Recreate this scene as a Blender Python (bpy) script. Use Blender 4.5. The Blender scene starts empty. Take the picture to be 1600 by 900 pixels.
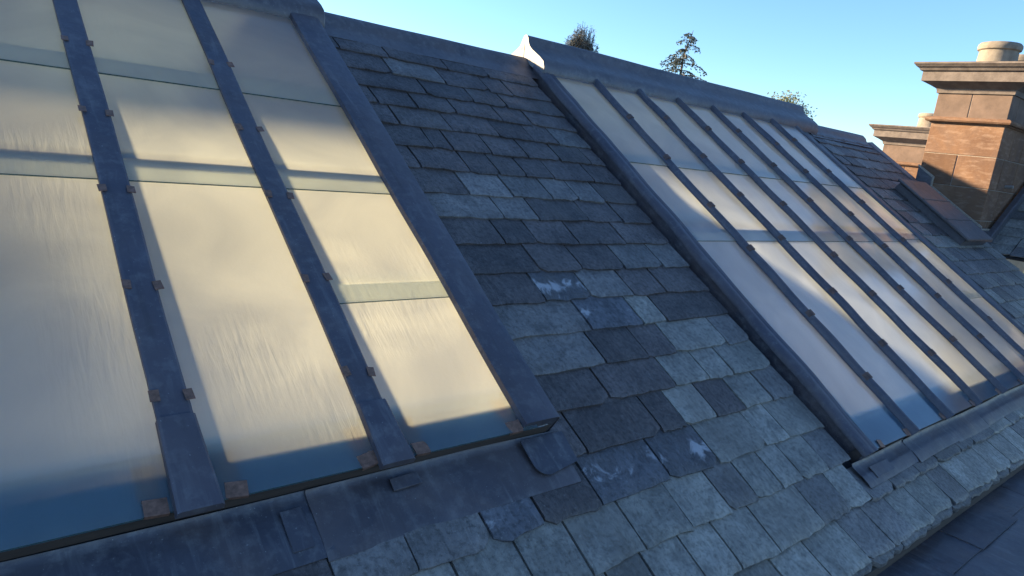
import bpy, bmesh, math, random
from mathutils import Vector, Matrix, noise
random.seed(7)
rad = math.radians
# ------------------------------------------------------------------ camera, world, sun, exposure
S = 1.8                      # metres per plan unit
PITCH = rad(33)
CP, SP = math.cos(PITCH), math.sin(PITCH)
CAM = Vector((0, 0, 9.5))
O = CAM + Vector((0, SP, -CP)) * S        # foot of the camera's perpendicular on the slate slope
scn = bpy.context.scene
cam_d = bpy.data.cameras.new('camera'); cam = bpy.data.objects.new('camera', cam_d)
scn.collection.objects.link(cam)
right = Vector((0.76467326, -0.63285397, 0.12153459))
down = Vector((-0.04181807, -0.23692961, -0.9706264))
fwd = Vector((0.64305991, 0.73712971, -0.20763847))
m = Matrix.Identity(4)
for i in range(3):
    m[i][0] = right[i]; m[i][1] = -down[i]; m[i][2] = -fwd[i]; m[i][3] = CAM[i]
cam.matrix_world = m
cam_d.sensor_width = 36; cam_d.lens = 1076.43 / 1600 * 36
cam_d.clip_start = 0.05; cam_d.clip_end = 5000
scn.camera = cam

SUN_AZ, SUN_EL = rad(120), rad(17)         # azimuth counter-clockwise from +X
sdir = Vector((math.cos(SUN_AZ) * math.cos(SUN_EL), math.sin(SUN_AZ) * math.cos(SUN_EL), math.sin(SUN_EL)))
w = bpy.data.worlds.new("World"); scn.world = w; w.use_nodes = True
nt = w.node_tree; nt.nodes.clear()
sky = nt.nodes.new('ShaderNodeTexSky'); sky.sky_type = 'NISHITA'; sky.sun_disc = False
sky.sun_elevation = SUN_EL; sky.sun_rotation = math.atan2(sdir.x, sdir.y)
sky.altitude = 100; sky.air_density = 1.0; sky.dust_density = 0.1; sky.ozone_density = 5.0
bg = nt.nodes.new('ShaderNodeBackground'); bg.inputs['Strength'].default_value = 0.080
wo = nt.nodes.new('ShaderNodeOutputWorld')
nt.links.new(sky.outputs[0], bg.inputs[0]); nt.links.new(bg.outputs[0], wo.inputs[0])
sl = bpy.data.lights.new('sun', 'SUN'); sl.energy = 5.0; sl.angle = rad(3); sl.color = (1.0, 0.77, 0.48)
so = bpy.data.objects.new('sun', sl); scn.collection.objects.link(so)
so.rotation_euler = sdir.to_track_quat('Z', 'Y').to_euler(); so.location = (0, 0, 40)
vs = scn.view_settings; vs.view_transform = 'Standard'; vs.look = 'None'; vs.gamma = 1; vs.exposure = 2.0
scn.cycles.max_bounces = 10; scn.cycles.transparent_max_bounces = 16
scn.cycles.sample_clamp_indirect = 6

# ------------------------------------------------------------------ helpers
C = scn.collection
def empty(name, loc=(0, 0, 0), rot=(0, 0, 0)):
    o = bpy.data.objects.new(name, None); C.objects.link(o); o.location = loc; o.rotation_euler = rot
    o.empty_display_size = 0.2
    return o
def tag(o, label=None, cat=None, group=None, kind=None):
    if label: o['label'] = label
    if cat: o['category'] = cat
    if group: o['group'] = group
    if kind: o['kind'] = kind
    return o
def obj(name, verts, faces, mat, parent=None, loc=(0, 0, 0), rot=None, mids=None, smooth=None):
    me = bpy.data.meshes.new(name); me.from_pydata([tuple(v) for v in verts], [], faces); me.update()
    mats = mat if isinstance(mat, (list, tuple)) else [mat]
    for x in mats: me.materials.append(x)
    if mids:
        for p, i in zip(me.polygons, mids): p.material_index = i
    if smooth is not None:
        for p in me.polygons: p.use_smooth = True
        me.set_sharp_from_angle(angle=rad(smooth))
    o = bpy.data.objects.new(name, me); C.objects.link(o); o.location = loc
    if rot: o.rotation_euler = rot
    if parent: o.parent = parent
    return o
class MB:
    def __init__(s): s.v = []; s.f = []; s.m = []
    def box(s, x0, x1, y0, y1, z0, z1, mi=0, jit=0):
        b = len(s.v)
        for z in (z0, z1):
            for x, y in ((x0, y0), (x1, y0), (x1, y1), (x0, y1)):
                s.v.append(Vector((x + random.uniform(-jit, jit), y + random.uniform(-jit, jit), z + random.uniform(-jit, jit))))
        for q in ((3, 2, 1, 0), (4, 5, 6, 7), (0, 1, 5, 4), (1, 2, 6, 5), (2, 3, 7, 6), (3, 0, 4, 7)):
            s.f.append(tuple(b + i for i in q)); s.m.append(mi)
        return s
    def tube(s, p, q, r0, r1, n=6, mi=0):
        p, q = Vector(p), Vector(q); d = (q - p)
        if d.length < 1e-6: return s
        d.normalize(); a = d.orthogonal().normalized(); c = d.cross(a); b = len(s.v)
        for P, r in ((p, r0), (q, r1)):
            for i in range(n):
                t = 2 * math.pi * i / n; s.v.append(P + (a * math.cos(t) + c * math.sin(t)) * r)
        for i in range(n):
            j = (i + 1) % n; s.f.append((b + i, b + j, b + n + j, b + n + i)); s.m.append(mi)
        s.f.append(tuple(b + n + i for i in range(n))); s.m.append(mi)
        return s
    def poly(s, pts, mi=0):
        b = len(s.v); s.v += [Vector(p) for p in pts]; s.f.append(tuple(range(b, b + len(pts)))); s.m.append(mi)
        return s
    def build(s, name, mat, parent=None, loc=(0, 0, 0), rot=None, smooth=None, bevel=0):
        o = obj(name, s.v, s.f, mat, parent, loc, rot, s.m, smooth)
        if bevel:
            b = o.modifiers.new('bevel', 'BEVEL'); b.width = bevel; b.segments = 2; b.limit_method = 'ANGLE'
        return o
def sweep(name, prof, t0, t1, n, axis, mat, parent=None, jit=0.0, closed=True, smooth=35, seed=0, jfreq=1.2, wall=0.0, taper=None):
    """profile (p,z) swept along local x ('a') or y ('b') from t0 to t1, with a dressed-lead waviness."""
    c0 = 0.5 * (t0 + t1); pc = sum(p for p, z in prof) / len(prof)
    if not closed and wall:
        # give an open sheet real thickness: offset the profile
        off = []
        for i, (p, z) in enumerate(prof):
            a = prof[max(i - 1, 0)]; b = prof[min(i + 1, len(prof) - 1)]
            d = Vector((b[0] - a[0], b[1] - a[1])).normalized()
            off.append((p + d.y * wall, z - d.x * wall))
        prof = list(prof) + off[::-1]; closed = True
    v = []; f = []; k = len(prof)
    for i in range(n + 1):
        t = t0 + (t1 - t0) * i / n
        sc = taper(i / n) if taper else 1.0
        for (p, z) in prof:
            dz = noise.noise(Vector((t * jfreq + seed * 7.1, p * jfreq * 1.3, seed * 3.3))) * jit
            dp = noise.noise(Vector((t * jfreq * .8 + seed * 5.1, z * 3 + 9, seed * 1.3))) * jit
            pp = pc + (p - pc) * sc + dp - pc
            v.append((t - c0, pp, z + dz) if axis == 'a' else (pp, t - c0, z + dz))
    for i in range(n):
        for j in range(k if closed else k - 1):
            a = i * k + j; b = i * k + (j + 1) % k
            q = (a, b, b + k, a + k); f.append(q if axis == 'b' else q[::-1])
    if closed:
        f.append(tuple(range(k))[::-1] if axis == 'b' else tuple(range(k)))
        f.append(tuple(range(n * k, n * k + k)) if axis == 'b' else tuple(range(n * k, n * k + k))[::-1])
    o = obj(name, v, f, mat, parent, smooth=smooth)
    o.location = (c0, pc, 0) if axis == 'a' else (pc, c0, 0)
    return o
def W(a, b, k=0): return O + Vector((a, b * CP - k * SP, b * SP + k * CP)) * S
def V(a, y, z): return O + Vector((a, y, z)) * S

# ------------------------------------------------------------------ materials
def new_mat(name):
    mt = bpy.data.materials.new(name); mt.use_nodes = True
    n = mt.node_tree; n.nodes.clear()
    return mt, n, n.nodes.new, n.links.new
def coords(N, L, scale=(1, 1, 1), rnd=True):
    tc = N('ShaderNodeTexCoord'); mp = N('ShaderNodeMapping'); mp.inputs['Scale'].default_value = scale
    L(tc.outputs['Object'], mp.inputs['Vector'])
    if rnd:
        oi = N('ShaderNodeObjectInfo'); ml = N('ShaderNodeVectorMath'); ml.operation = 'SCALE'
        cb = N('ShaderNodeCombineXYZ'); L(oi.outputs['Random'], cb.inputs[0]); L(oi.outputs['Random'], cb.inputs[1])
        L(cb.outputs[0], ml.inputs[0]); ml.inputs['Scale'].default_value = 37.0
        ad = N('ShaderNodeVectorMath'); ad.operation = 'ADD'
        L(mp.outputs[0], ad.inputs[0]); L(ml.outputs[0], ad.inputs[1])
        return ad.outputs[0]
    return mp.outputs[0]
def nz(N, L, vec, scale, detail=6, rough=.6, dist=0):
    t = N('ShaderNodeTexNoise'); t.inputs['Scale'].default_value = scale; t.inputs['Detail'].default_value = detail
    t.inputs['Roughness'].default_value = rough; t.inputs['Distortion'].default_value = dist
    L(vec, t.inputs['Vector']); return t.outputs['Fac']
def ramp(N, L, fac, stops):
    r = N('ShaderNodeValToRGB'); e = r.color_ramp.elements
    while len(e) < len(stops): e.new(0.5)
    for el, (p, c) in zip(e, stops):
        el.position = p; el.color = (c[0], c[1], c[2], 1) if isinstance(c, (tuple, list)) else (c, c, c, 1)
    L(fac, r.inputs[0]); return r.outputs[0]
def mixc(N, L, fac, a, b, mode='MIX'):
    x = N('ShaderNodeMix'); x.data_type = 'RGBA'; x.blend_type = mode
    for s, val in ((x.inputs[0], fac), (x.inputs[6], a), (x.inputs[7], b)):
        if hasattr(val, 'links'): L(val, s)
        elif isinstance(val, (tuple, list)): s.default_value = (*val[:3], 1)
        else: s.default_value = val
    return x.outputs[2]
def math_(N, L, op, a, b=0.0):
    x = N('ShaderNodeMath'); x.operation = op
    for s, val in ((x.inputs[0], a), (x.inputs[1], b)):
        if hasattr(val, 'links'): L(val, s)
        else: s.default_value = val
    return x.outputs[0]
def finish(N, L, col, rough, bump=None, bstr=.3, bdist=.01, metal=0, spec=.5):
    p = N('ShaderNodeBsdfPrincipled'); o = N('ShaderNodeOutputMaterial')
    for s, val in (('Base Color', col), ('Roughness', rough), ('Metallic', metal), ('Specular IOR Level', spec)):
        if hasattr(val, 'links'): L(val, p.inputs[s])
        elif isinstance(val, (tuple, list)): p.inputs[s].default_value = (*val[:3], 1)
        else: p.inputs[s].default_value = val
    if bump is not None:
        b = N('ShaderNodeBump'); b.inputs['Strength'].default_value = bstr; b.inputs['Distance'].default_value = bdist
        L(bump, b.inputs['Height']); L(b.outputs[0], p.inputs['Normal'])
    L(p.outputs[0], o.inputs[0]); return p

def slate_mat(name, dark, light, stain=0.0, warm=(.10, .085, .075)):
    mt, n, N, L = new_mat(name)
    v = coords(N, L); vs_ = coords(N, L, (1, .28, 1))
    big = nz(N, L, v, 5, 5, .6, .6); fine = nz(N, L, v, 46, 8, .7); streak = nz(N, L, vs_, 34, 6, .65, 1.0)
    oi = N('ShaderNodeObjectInfo')
    c = ramp(N, L, big, [(.22, tuple(x * .72 for x in dark)), (.5, tuple((x + y) / 2 for x, y in zip(dark, light))), (.74, tuple(x * 1.12 for x in light))])
    c = mixc(N, L, math_(N, L, 'MULTIPLY', ramp(N, L, streak, [(.42, 0.0), (.75, 1.0)]), .45), c, tuple(min(1, x * 1.7) for x in light))
    c = mixc(N, L, math_(N, L, 'MULTIPLY', ramp(N, L, fine, [(.34, 1.0), (.52, 0.0)]), .75), c, tuple(x * .45 for x in dark))
    # per-slate tone and an occasional rusty brown cast
    tone = N('ShaderNodeMapRange'); L(oi.outputs['Random'], tone.inputs[0]); tone.inputs[3].default_value = .76; tone.inputs[4].default_value = 1.26
    cc = N('ShaderNodeCombineColor')
    for i in range(3): L(tone.outputs[0], cc.inputs[i])
    c = mixc(N, L, 1.0, c, cc.outputs[0], 'MULTIPLY')
    r2 = N('ShaderNodeMath'); r2.operation = 'FRACT'; L(math_(N, L, 'MULTIPLY', oi.outputs['Random'], 13.7), r2.inputs[0])
    br = math_(N, L, 'MULTIPLY', ramp(N, L, r2.outputs[0], [(.72, 0.0), (.95, 1.0)]), ramp(N, L, nz(N, L, v, 9, 4), [(.40, .1), (.65, .6)]))
    c = mixc(N, L, br, c, warm)
    # stains shared across neighbouring courses (weathering of the whole slope)
    tcw = N('ShaderNodeNewGeometry'); ws = nz(N, L, tcw.outputs['Position'], 2.1, 7, .62, 1.2)
    c = mixc(N, L, 1.0, c, ramp(N, L, ws, [(.30, (.62, .60, .60)), (.50, (1, 1, 1)), (.72, (1.22, 1.20, 1.16))]), 'MULTIPLY')
    # darker rough patches where the face has flaked
    fl = ramp(N, L, nz(N, L, v, 13, 6, .7, .8), [(.52, 0.0), (.60, 1.0)])
    c = mixc(N, L, math_(N, L, 'MULTIPLY', fl, .38), c, tuple(x * .55 for x in dark))
    # pale lichen / lime specks
    sp = nz(N, L, v, 90, 3, .5); lm = ramp(N, L, sp, [(.66, 0.0), (.72, 1.0)])
    c = mixc(N, L, math_(N, L, 'MULTIPLY', lm, .25), c, (.34, .35, .35))
    # scuffed pale scratches
    wv = N('ShaderNodeTexNoise'); wv.inputs['Scale'].default_value = 15; wv.inputs['Detail'].default_value = 4; wv.inputs['Distortion'].default_value = 3.5
    L(v, wv.inputs['Vector'])
    sc = ramp(N, L, wv.outputs['Fac'], [(.488, 0.0), (.50, 1.0), (.512, 0.0)])
    c = mixc(N, L, math_(N, L, 'MULTIPLY', sc, ramp(N, L, nz(N, L, v, 6, 3), [(.5, 0.0), (.7, .35)])), c, (.33, .35, .38))
    if stain:
        tc = N('ShaderNodeTexCoord'); st = nz(N, L, v, 9, 9, .72, 1.2)
        gr = N('ShaderNodeSeparateXYZ'); L(tc.outputs['Object'], gr.inputs[0])
        g = math_(N, L, 'ABSOLUTE', math_(N, L, 'SUBTRACT', gr.outputs[1], stain))
        g = math_(N, L, 'SUBTRACT', .6, math_(N, L, 'MULTIPLY', g, 4.2))
        st2 = nz(N, L, v, 3.5, 4, .6, .6)
        g = math_(N, L, 'MULTIPLY', g, ramp(N, L, st2, [(.40, .25), (.62, 1.0)]))
        mk = ramp(N, L, math_(N, L, 'MULTIPLY', math_(N, L, 'ADD', g, .35), st), [(.35, 0.0), (.44, 1.0)])
        c = mixc(N, L, math_(N, L, 'MULTIPLY', mk, .75), c, (.40, .40, .43))
    h = math_(N, L, 'ADD', math_(N, L, 'MULTIPLY', streak, .8), math_(N, L, 'ADD', math_(N, L, 'MULTIPLY', big, 1.2), math_(N, L, 'MULTIPLY', fine, .35)))
    finish(N, L, c, ramp(N, L, fine, [(.3, .62), (.7, .42)]), h, .9, .008, spec=.45)
    return mt
M_SD = slate_mat('slate_dark', (.046, .037, .037), (.100, .082, .080))
M_SL = slate_mat('slate_grey_green', (.148, .138, .124), (.248, .234, .212), warm=(.17, .15, .13))
M_SM = slate_mat('slate_mid', (.092, .083, .082), (.160, .148, .144))
M_SW = slate_mat('slate_lime_stained', (.05, .05, .06), (.10, .10, .115), stain=-.10)

def lead_mat(name, base=(.062, .058, .070), hi=(.115, .108, .120), rough=.42, rust=0.0, scale=1.0):
    mt, n, N, L = new_mat(name)
    v = coords(N, L); big = nz(N, L, v, 2.6 * scale, 6, .62, .8); sm = nz(N, L, v, 22 * scale, 7, .65)
    c = ramp(N, L, big, [(.3, base), (.7, hi)])
    c = mixc(N, L, math_(N, L, 'MULTIPLY', ramp(N, L, sm, [(.5, 0.0), (.72, 1.0)]), .3), c, (.26, .26, .27))
    stk = nz(N, L, coords(N, L, (1, .12, 1)), 26, 5, .6, .5)
    c = mixc(N, L, math_(N, L, 'MULTIPLY', ramp(N, L, stk, [(.55, 0.0), (.72, 1.0)]), .28), c, (.24, .24, .25))
    c = mixc(N, L, math_(N, L, 'MULTIPLY', ramp(N, L, stk, [(.30, 1.0), (.42, 0.0)]), .4), c, (.03, .03, .036))
    tint = ramp(N, L, nz(N, L, v, 1.7 * scale, 4, .5, 1.5), [(.42, 0.0), (.66, 1.0)])
    c = mixc(N, L, math_(N, L, 'MULTIPLY', tint, .35 + rust), c, (.13, .095, .085))
    sp = ramp(N, L, nz(N, L, v, 120, 2, .5), [(.70, 0.0), (.76, 1.0)])
    c = mixc(N, L, math_(N, L, 'MULTIPLY', sp, .35), c, (.4, .4, .4))
    h = math_(N, L, 'ADD', math_(N, L, 'MULTIPLY', nz(N, L, v, 5, 3, .5), 1.4), math_(N, L, 'MULTIPLY', sm, .25))
    finish(N, L, c, ramp(N, L, sm, [(.3, rough - .08), (.7, rough + .14)]), h, .5, .014, metal=.2)
    return mt
M_LEAD = lead_mat('lead')
M_LEADD = lead_mat('lead_dark', (.034, .033, .045), (.085, .082, .100), .42, .15)
M_BAR = lead_mat('lead_bar_capping', (.052, .050, .068), (.086, .080, .100), .48)
M_BARD = lead_mat('lead_bar_dark', (.055, .056, .075), (.095, .092, .115), .45)
M_LEADP = lead_mat('lead_pale', (.20, .20, .21), (.30, .295, .29), .5)
M_LEADB = lead_mat('lead_brown_reflect', (.075, .065, .068), (.14, .115, .11), .5, .3)  # brown carries the chimney's reflection on the parapet top

def simple(name, c0, c1, scale=20, rough=.7, bstr=.4, bdist=.005, metal=0, sc3=(1, 1, 1), detail=6):
    mt, n, N, L = new_mat(name); v = coords(N, L, sc3); f = nz(N, L, v, scale, detail, .65)
    finish(N, L, ramp(N, L, f, [(.3, c0), (.7, c1)]), rough, f, bstr, bdist, metal)
    return mt
M_COP = simple('copper_clip', (.12, .065, .045), (.30, .16, .11), 60, .5, .3, .002, .45)
M_COPD = simple('copper_tarnished', (.055, .038, .034), (.16, .095, .075), 40, .55, .3, .002, .3)
M_TIMBER = simple('kerb_timber', (.035, .026, .022), (.07, .05, .042), 30, .85, .5, .004, 0, (.15, 1, 1))
M_PAINT = simple('painted_rafter', (.09, .10, .13), (.15, .16, .19), 14, .55, .2, .002)
M_PLASTER = simple('plaster', (.56, .60, .66), (.64, .67, .72), 4, .85, .2, .003)
M_DECK = simple('roof_felt', (.02, .02, .022), (.045, .045, .05), 30, .9)
M_BLUE = simple('blue_board', (.045, .12, .23), (.08, .18, .31), 12, .5, .3, .002)
M_POT = simple('chimney_pot_clay', (.15, .125, .10), (.28, .24, .19), 9, .8, .5, .006)
M_MORTAR = simple('lime_mortar', (.22, .18, .145), (.40, .35, .29), 40, .9, .5, .004)
M_WALL = simple('rubble_wall', (.16, .11, .08), (.32, .23, .17), 5, .9, .7, .02)
M_GRASS = simple('ground_grass', (.03, .05, .018), (.08, .10, .04), .4, .95)
M_BARK = simple('bark', (.07, .055, .045), (.16, .13, .11), 8, .9)

def stone_mat():
    mt, n, N, L = new_mat('red_sandstone')
    v = coords(N, L); oi = N('ShaderNodeObjectInfo')
    big = nz(N, L, v, 2.2, 6, .6, .7); st = nz(N, L, coords(N, L, (1, 1, 4)), 7, 5, .6, .4)
    c = ramp(N, L, big, [(.28, (.12, .066, .042)), (.55, (.18, .102, .062)), (.8, (.235, .145, .092))])
    soot = ramp(N, L, nz(N, L, v, 3.1, 5, .6, 1.4), [(.46, 0.0), (.66, 1.0)])
    c = mixc(N, L, math_(N, L, 'MULTIPLY', soot, .5), c, (.13, .085, .065))
    c = mixc(N, L, math_(N, L, 'MULTIPLY', ramp(N, L, st, [(.5, 0.0), (.7, 1.0)]), .25), c, (.45, .33, .25))
    tone = N('ShaderNodeMapRange'); L(oi.outputs['Random'], tone.inputs[0]); tone.inputs[3].default_value = .82; tone.inputs[4].default_value = 1.15
    cc = N('ShaderNodeCombineColor')
    for i in range(3): L(tone.outputs[0], cc.inputs[i])
    c = mixc(N, L, 1.0, c, cc.outputs[0], 'MULTIPLY')
    h = nz(N, L, v, 30, 8, .7)
    finish(N, L, c, .85, h, .5, .008, spec=.25); return mt
M_STONE = stone_mat()
M_STONE_GREY = simple('grey_brown_sandstone', (.10, .068, .053), (.19, .13, .10), 5, .85, .5, .008)  # greyer brown stone for the courses above the band
M_CORN = simple('cornice_sooty_stone', (.10, .080, .072), (.20, .165, .145), 9, .85, .5, .008)

def glass_mat(name, c0, c1, ior):
    mt, n, N, L = new_mat(name)
    tc = N('ShaderNodeTexCoord')
    oi = N('ShaderNodeObjectInfo')
    v = coords(N, L); vr = coords(N, L, (1, .13, 1))
    rip = nz(N, L, vr, 46, 3, .5, .35); fine = nz(N, L, v, 70, 4, .6)
    zone = ramp(N, L, nz(N, L, v, 1.5, 2, .5), [(.47, .03), (.64, 1.0)])
    h = math_(N, L, 'ADD', math_(N, L, 'MULTIPLY', math_(N, L, 'MULTIPLY', rip, zone), 1.0), math_(N, L, 'MULTIPLY', fine, .12))
    b = N('ShaderNodeBump'); b.inputs['Strength'].default_value = .42; b.inputs['Distance'].default_value = .008; L(h, b.inputs['Height'])
    b2 = N('ShaderNodeBump'); b2.inputs['Strength'].default_value = .3; b2.inputs['Distance'].default_value = .004; L(h, b2.inputs['Height'])
    glow_var = nz(N, L, v, 1.9, 5, .5, .8)
    tcol = ramp(N, L, glow_var, [(.3, c0), (.68, c1)])  # cloudy variation of the glow put into the pane colour
    tr = N('ShaderNodeBsdfTranslucent'); L(tcol, tr.inputs['Color']); L(b.outputs[0], tr.inputs['Normal'])
    tp = N('ShaderNodeBsdfRefraction'); tp.inputs['Color'].default_value = (.88, .96, 1.0, 1); tp.inputs['IOR'].default_value = 1.25; tp.inputs['Roughness'].default_value = .42; L(b2.outputs[0], tp.inputs['Normal'])
    df = N('ShaderNodeBsdfDiffuse'); df.inputs['Color'].default_value = (.42, .58, .70, 1)
    gl = N('ShaderNodeBsdfGlossy'); gl.inputs['Roughness'].default_value = .07; L(b2.outputs[0], gl.inputs['Normal'])
    m1 = N('ShaderNodeMixShader'); m1.inputs[0].default_value = .30; L(tr.outputs[0], m1.inputs[1]); L(tp.outputs[0], m1.inputs[2])
    m2 = N('ShaderNodeMixShader'); m2.inputs[0].default_value = .09; L(m1.outputs[0], m2.inputs[1]); L(df.outputs[0], m2.inputs[2])
    fr = N('ShaderNodeFresnel'); fr.inputs['IOR'].default_value = ior; L(b2.outputs[0], fr.inputs['Normal'])
    m3 = N('ShaderNodeMixShader'); L(fr.outputs[0], m3.inputs[0]); L(m2.outputs[0], m3.inputs[1]); L(gl.outputs[0], m3.inputs[2])
    o = N('ShaderNodeOutputMaterial'); L(m3.outputs[0], o.inputs[0]); return mt
M_GLASS = glass_mat('obscured_glass_yellow', (.64, .65, .56), (.98, .98, .80), 1.5)
M_GLASS2 = glass_mat('obscured_glass_sky_tint', (.52, .56, .57), (.86, .90, .87), 1.6)  # same glass, grazing sky reflection put into a cooler tint
def clear_mat():
    mt, n, N, L = new_mat('glass_underside')
    tp = N('ShaderNodeBsdfTransparent'); tp.inputs['Color'].default_value = (.97, .99, .98, 1)
    o = N('ShaderNodeOutputMaterial'); L(tp.outputs[0], o.inputs[0]); return mt
M_UNDER = clear_mat()
M_EDGE = simple('glass_edge_green', (.03, .07, .075), (.06, .12, .12), 30, .25, .1)

# ------------------------------------------------------------------ ground and the house body
g = 900
tag(obj('ground', [(-g, -g, 0), (g, -g, 0), (g, g, 0), (-g, g, 0)], [(0, 1, 2, 3)], M_GRASS), kind='structure')
YR = 2.10 * CP; ZR = 2.10 * SP             # ridge line (plan units from O)
hb = MB()
e0 = V(-3.5, 0, 0); e1 = V(9.6, 2 * YR, 0)
hb.box(e0.x, e1.x, e0.y - .05, e0.y + .25, 0, O.z - .30)
hb.box(e0.x, e1.x, e1.y - .25, e1.y + .05, 0, O.z - .30)
hb.box(e0.x, e0.x + .3, e0.y + .25, e1.y - .25, 0, O.z - .30)
hb.box(e1.x - .3, e1.x, e0.y + .25, e1.y - .25, 0, O.z - .30)
tag(hb.build('house_wall', M_WALL), kind='structure')
fl = MB(); fl.box(e0.x + .3, e1.x - .3, e0.y + .25, e1.y - .25, O.z - 1.15, O.z - 1.05)
tag(fl.build('attic_floor', M_PLASTER), kind='structure')

# ------------------------------------------------------------------ front slope deck with the slates as its pieces
ROT = (PITCH, 0, 0)
KG = 0.05                                  # height of the glass above the slates
L0, L1 = -0.45, 0.957                      # left rooflight in plan
R0, R1 = 1.915, 4.10
LB, RB = 0.463, 0.169                      # glass bottoms
TOPB = 2.10
deck = MB()
def dk(a0, a1, b0, b1): deck.box(a0 * S, a1 * S, b0 * S, b1 * S, -.05, -.012)
dk(-3.5, 5.22, -.06, RB)
dk(-3.5, R0 + .01, RB, LB); dk(-3.5, L0, LB, TOPB); dk(L1 - .04, 1.878, LB, TOPB); dk(R1 - .02, 5.22, RB, TOPB)
roof = deck.build('slate_roof', M_DECK, None, O, ROT)
tag(roof, 'old slate roof slope in shade between and below the two rooflights', kind='structure')

def slate(a0, a1, b, mat, parent, L=None, chip=1.0, lift=0.0, thick=.012, pl=None):
    """one riven slate: a0..a1 across, bottom edge at b (plan units)."""
    w_ = (a1 - a0) * S - random.uniform(.006, .013); Ln = (L or .225) * S
    nx, ny = 8, 5; v = []; f = []
    sd = random.uniform(0, 99)
    cl = random.uniform(.0, .03) if random.random() < .35 * chip else 0; cr = random.uniform(.0, .035) if random.random() < .35 * chip else 0
    sl_ = random.uniform(-.005, .005)
    def prof(u):
        y = noise.noise(Vector((u * 5 + sd, sd, 0))) * .007 * chip + noise.noise(Vector((u * 17 + sd, 3, sd))) * .008 * chip + sl_ * (u - .5) * 2
        if cl: y += max(0, (cl - u * w_)) * .9
        if cr: y += max(0, (cr - (1 - u) * w_)) * .9
        return y
    rows = [0, .04 + random.uniform(-.01, .01), .16, .45, 1.0]
    for j, r in enumerate(rows):
        for i in range(nx):
            u = i / (nx - 1)
            x = -w_ / 2 + u * w_ + (noise.noise(Vector((r * 6, sd, u * 2))) * .003 if i in (0, nx - 1) else 0)
            y0 = prof(u); y = y0 + r * (Ln - y0)
            z = noise.noise(Vector((x * 7 + sd, y * 7, sd))) * .0035 + noise.noise(Vector((x * 25 + sd, y * 14, sd))) * .0015
            if j == 0: z -= random.uniform(.0025, .0065) * chip
            v.append((x, y - Ln * .5, z))
    nb = len(v)
    for i in range(nx):                        # bottom edge, lower lip
        x, y, z = v[i]; v.append((x, y + random.uniform(-.001, .003), z - thick + random.uniform(-.001, .001)))
    for s_ in (0, nx - 1):                     # side lower lips
        for j in range(1, ny): x, y, z = v[j * nx + s_]; v.append((x, y, z - thick))
    for j in range(ny - 1):
        for i in range(nx - 1):
            a = j * nx + i; f.append((a, a + 1, a + nx + 1, a + nx))
    for i in range(nx - 1): f.append((nb + i, nb + i + 1, i + 1, i))
    lb = nb + nx
    Ls = [nb] + [lb + j for j in range(ny - 1)]; Rs = [nb + nx - 1] + [lb + ny - 1 + j for j in range(ny - 1)]
    for j in range(ny - 1):
        f.append((j * nx, (j + 1) * nx, Ls[j + 1], Ls[j]))
        f.append(((j + 1) * nx + nx - 1, j * nx + nx - 1, Rs[j], Rs[j + 1]))
    o = obj('slate', v, f, mat, parent, smooth=40)
    zt = .023 + lift                           # underside of the bottom edge rests two slates up
    ang = -math.asin(min(.2, (zt + .004) / Ln))
    zc = .001 + thick + zt / 2
    o.location = ((a0 + a1) / 2 * S, b * S + Ln * .5, zc)
    o.rotation_euler = (ang, random.uniform(-.012, .012), random.uniform(-.012, .012))
    return o
def pick(a, b, row, i):
    if row >= 19: return M_SL if random.random() < .75 else M_SM
    # paler grey-green slates lie low and to the right, near the second rooflight
    t = (a - 1.25) * .9 + (0.62 - b) * 1.1
    if t > .55: return M_SL if random.random() < .85 else M_SM
    if t > .25: return random.choice([M_SL, M_SM, M_SM])
    return M_SM if random.random() < (.22 if b < 1.2 else .12) else M_SD
A_, Z_ = .955, 1.885
rows = {
 0: (1.915, [1.02, 1.20, 1.44, 1.63]), 1: (1.812, [1.17, 1.38, 1.57, 1.68]), 2: (1.718, [1.26, 1.45, 1.60, 1.75]),
 3: (1.625, [1.04, 1.18, 1.33, 1.52, 1.66]), 4: (1.527, [1.07, 1.26, 1.45, 1.60, 1.72]), 5: (1.424, [1.14, 1.21, 1.36, 1.51, 1.66, 1.81]),
 6: (1.322, [1.05, 1.22, 1.33, 1.44, 1.56, 1.75]), 7: (1.217, [1.16, 1.32, 1.48, 1.60, 1.72]), 8: (1.119, [1.23, 1.36, 1.57, 1.73]),
 9: (1.020, [1.17, 1.29, 1.45, 1.66]), 10: (.915, [1.23, 1.39, 1.57, 1.75]), 11: (.810, [1.18, 1.35, 1.52, 1.67]),
 12: (.706, [1.27, 1.47, 1.575]), 13: (.602, [1.24, 1.40, 1.52, 1.76]), 14: (.503, [1.18, 1.42, 1.57, 1.68]),
 15: (.397, [1.02, 1.27, 1.36, 1.49, 1.62, 1.76]), 16: (.287, [.43, .56, .71, .83, .98, 1.20, 1.38, 1.59, 1.70]),
 17: (.180, [.48, .62, .75, .87, 1.02, 1.17, 1.31, 1.42, 1.53, 1.63, 1.76]),
 18: (.070, [.50, .65, .78, .90, 1.00, 1.12, 1.23, 1.37, 1.58, 1.72]),
 19: (-.043, [.58, .72, .86, .97, 1.09, 1.20, 1.33, 1.47, 1.64, 1.77]),
}
stained = {(11, 1), (12, 1), (16, 5), (16, 6), (16, 3)}
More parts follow.
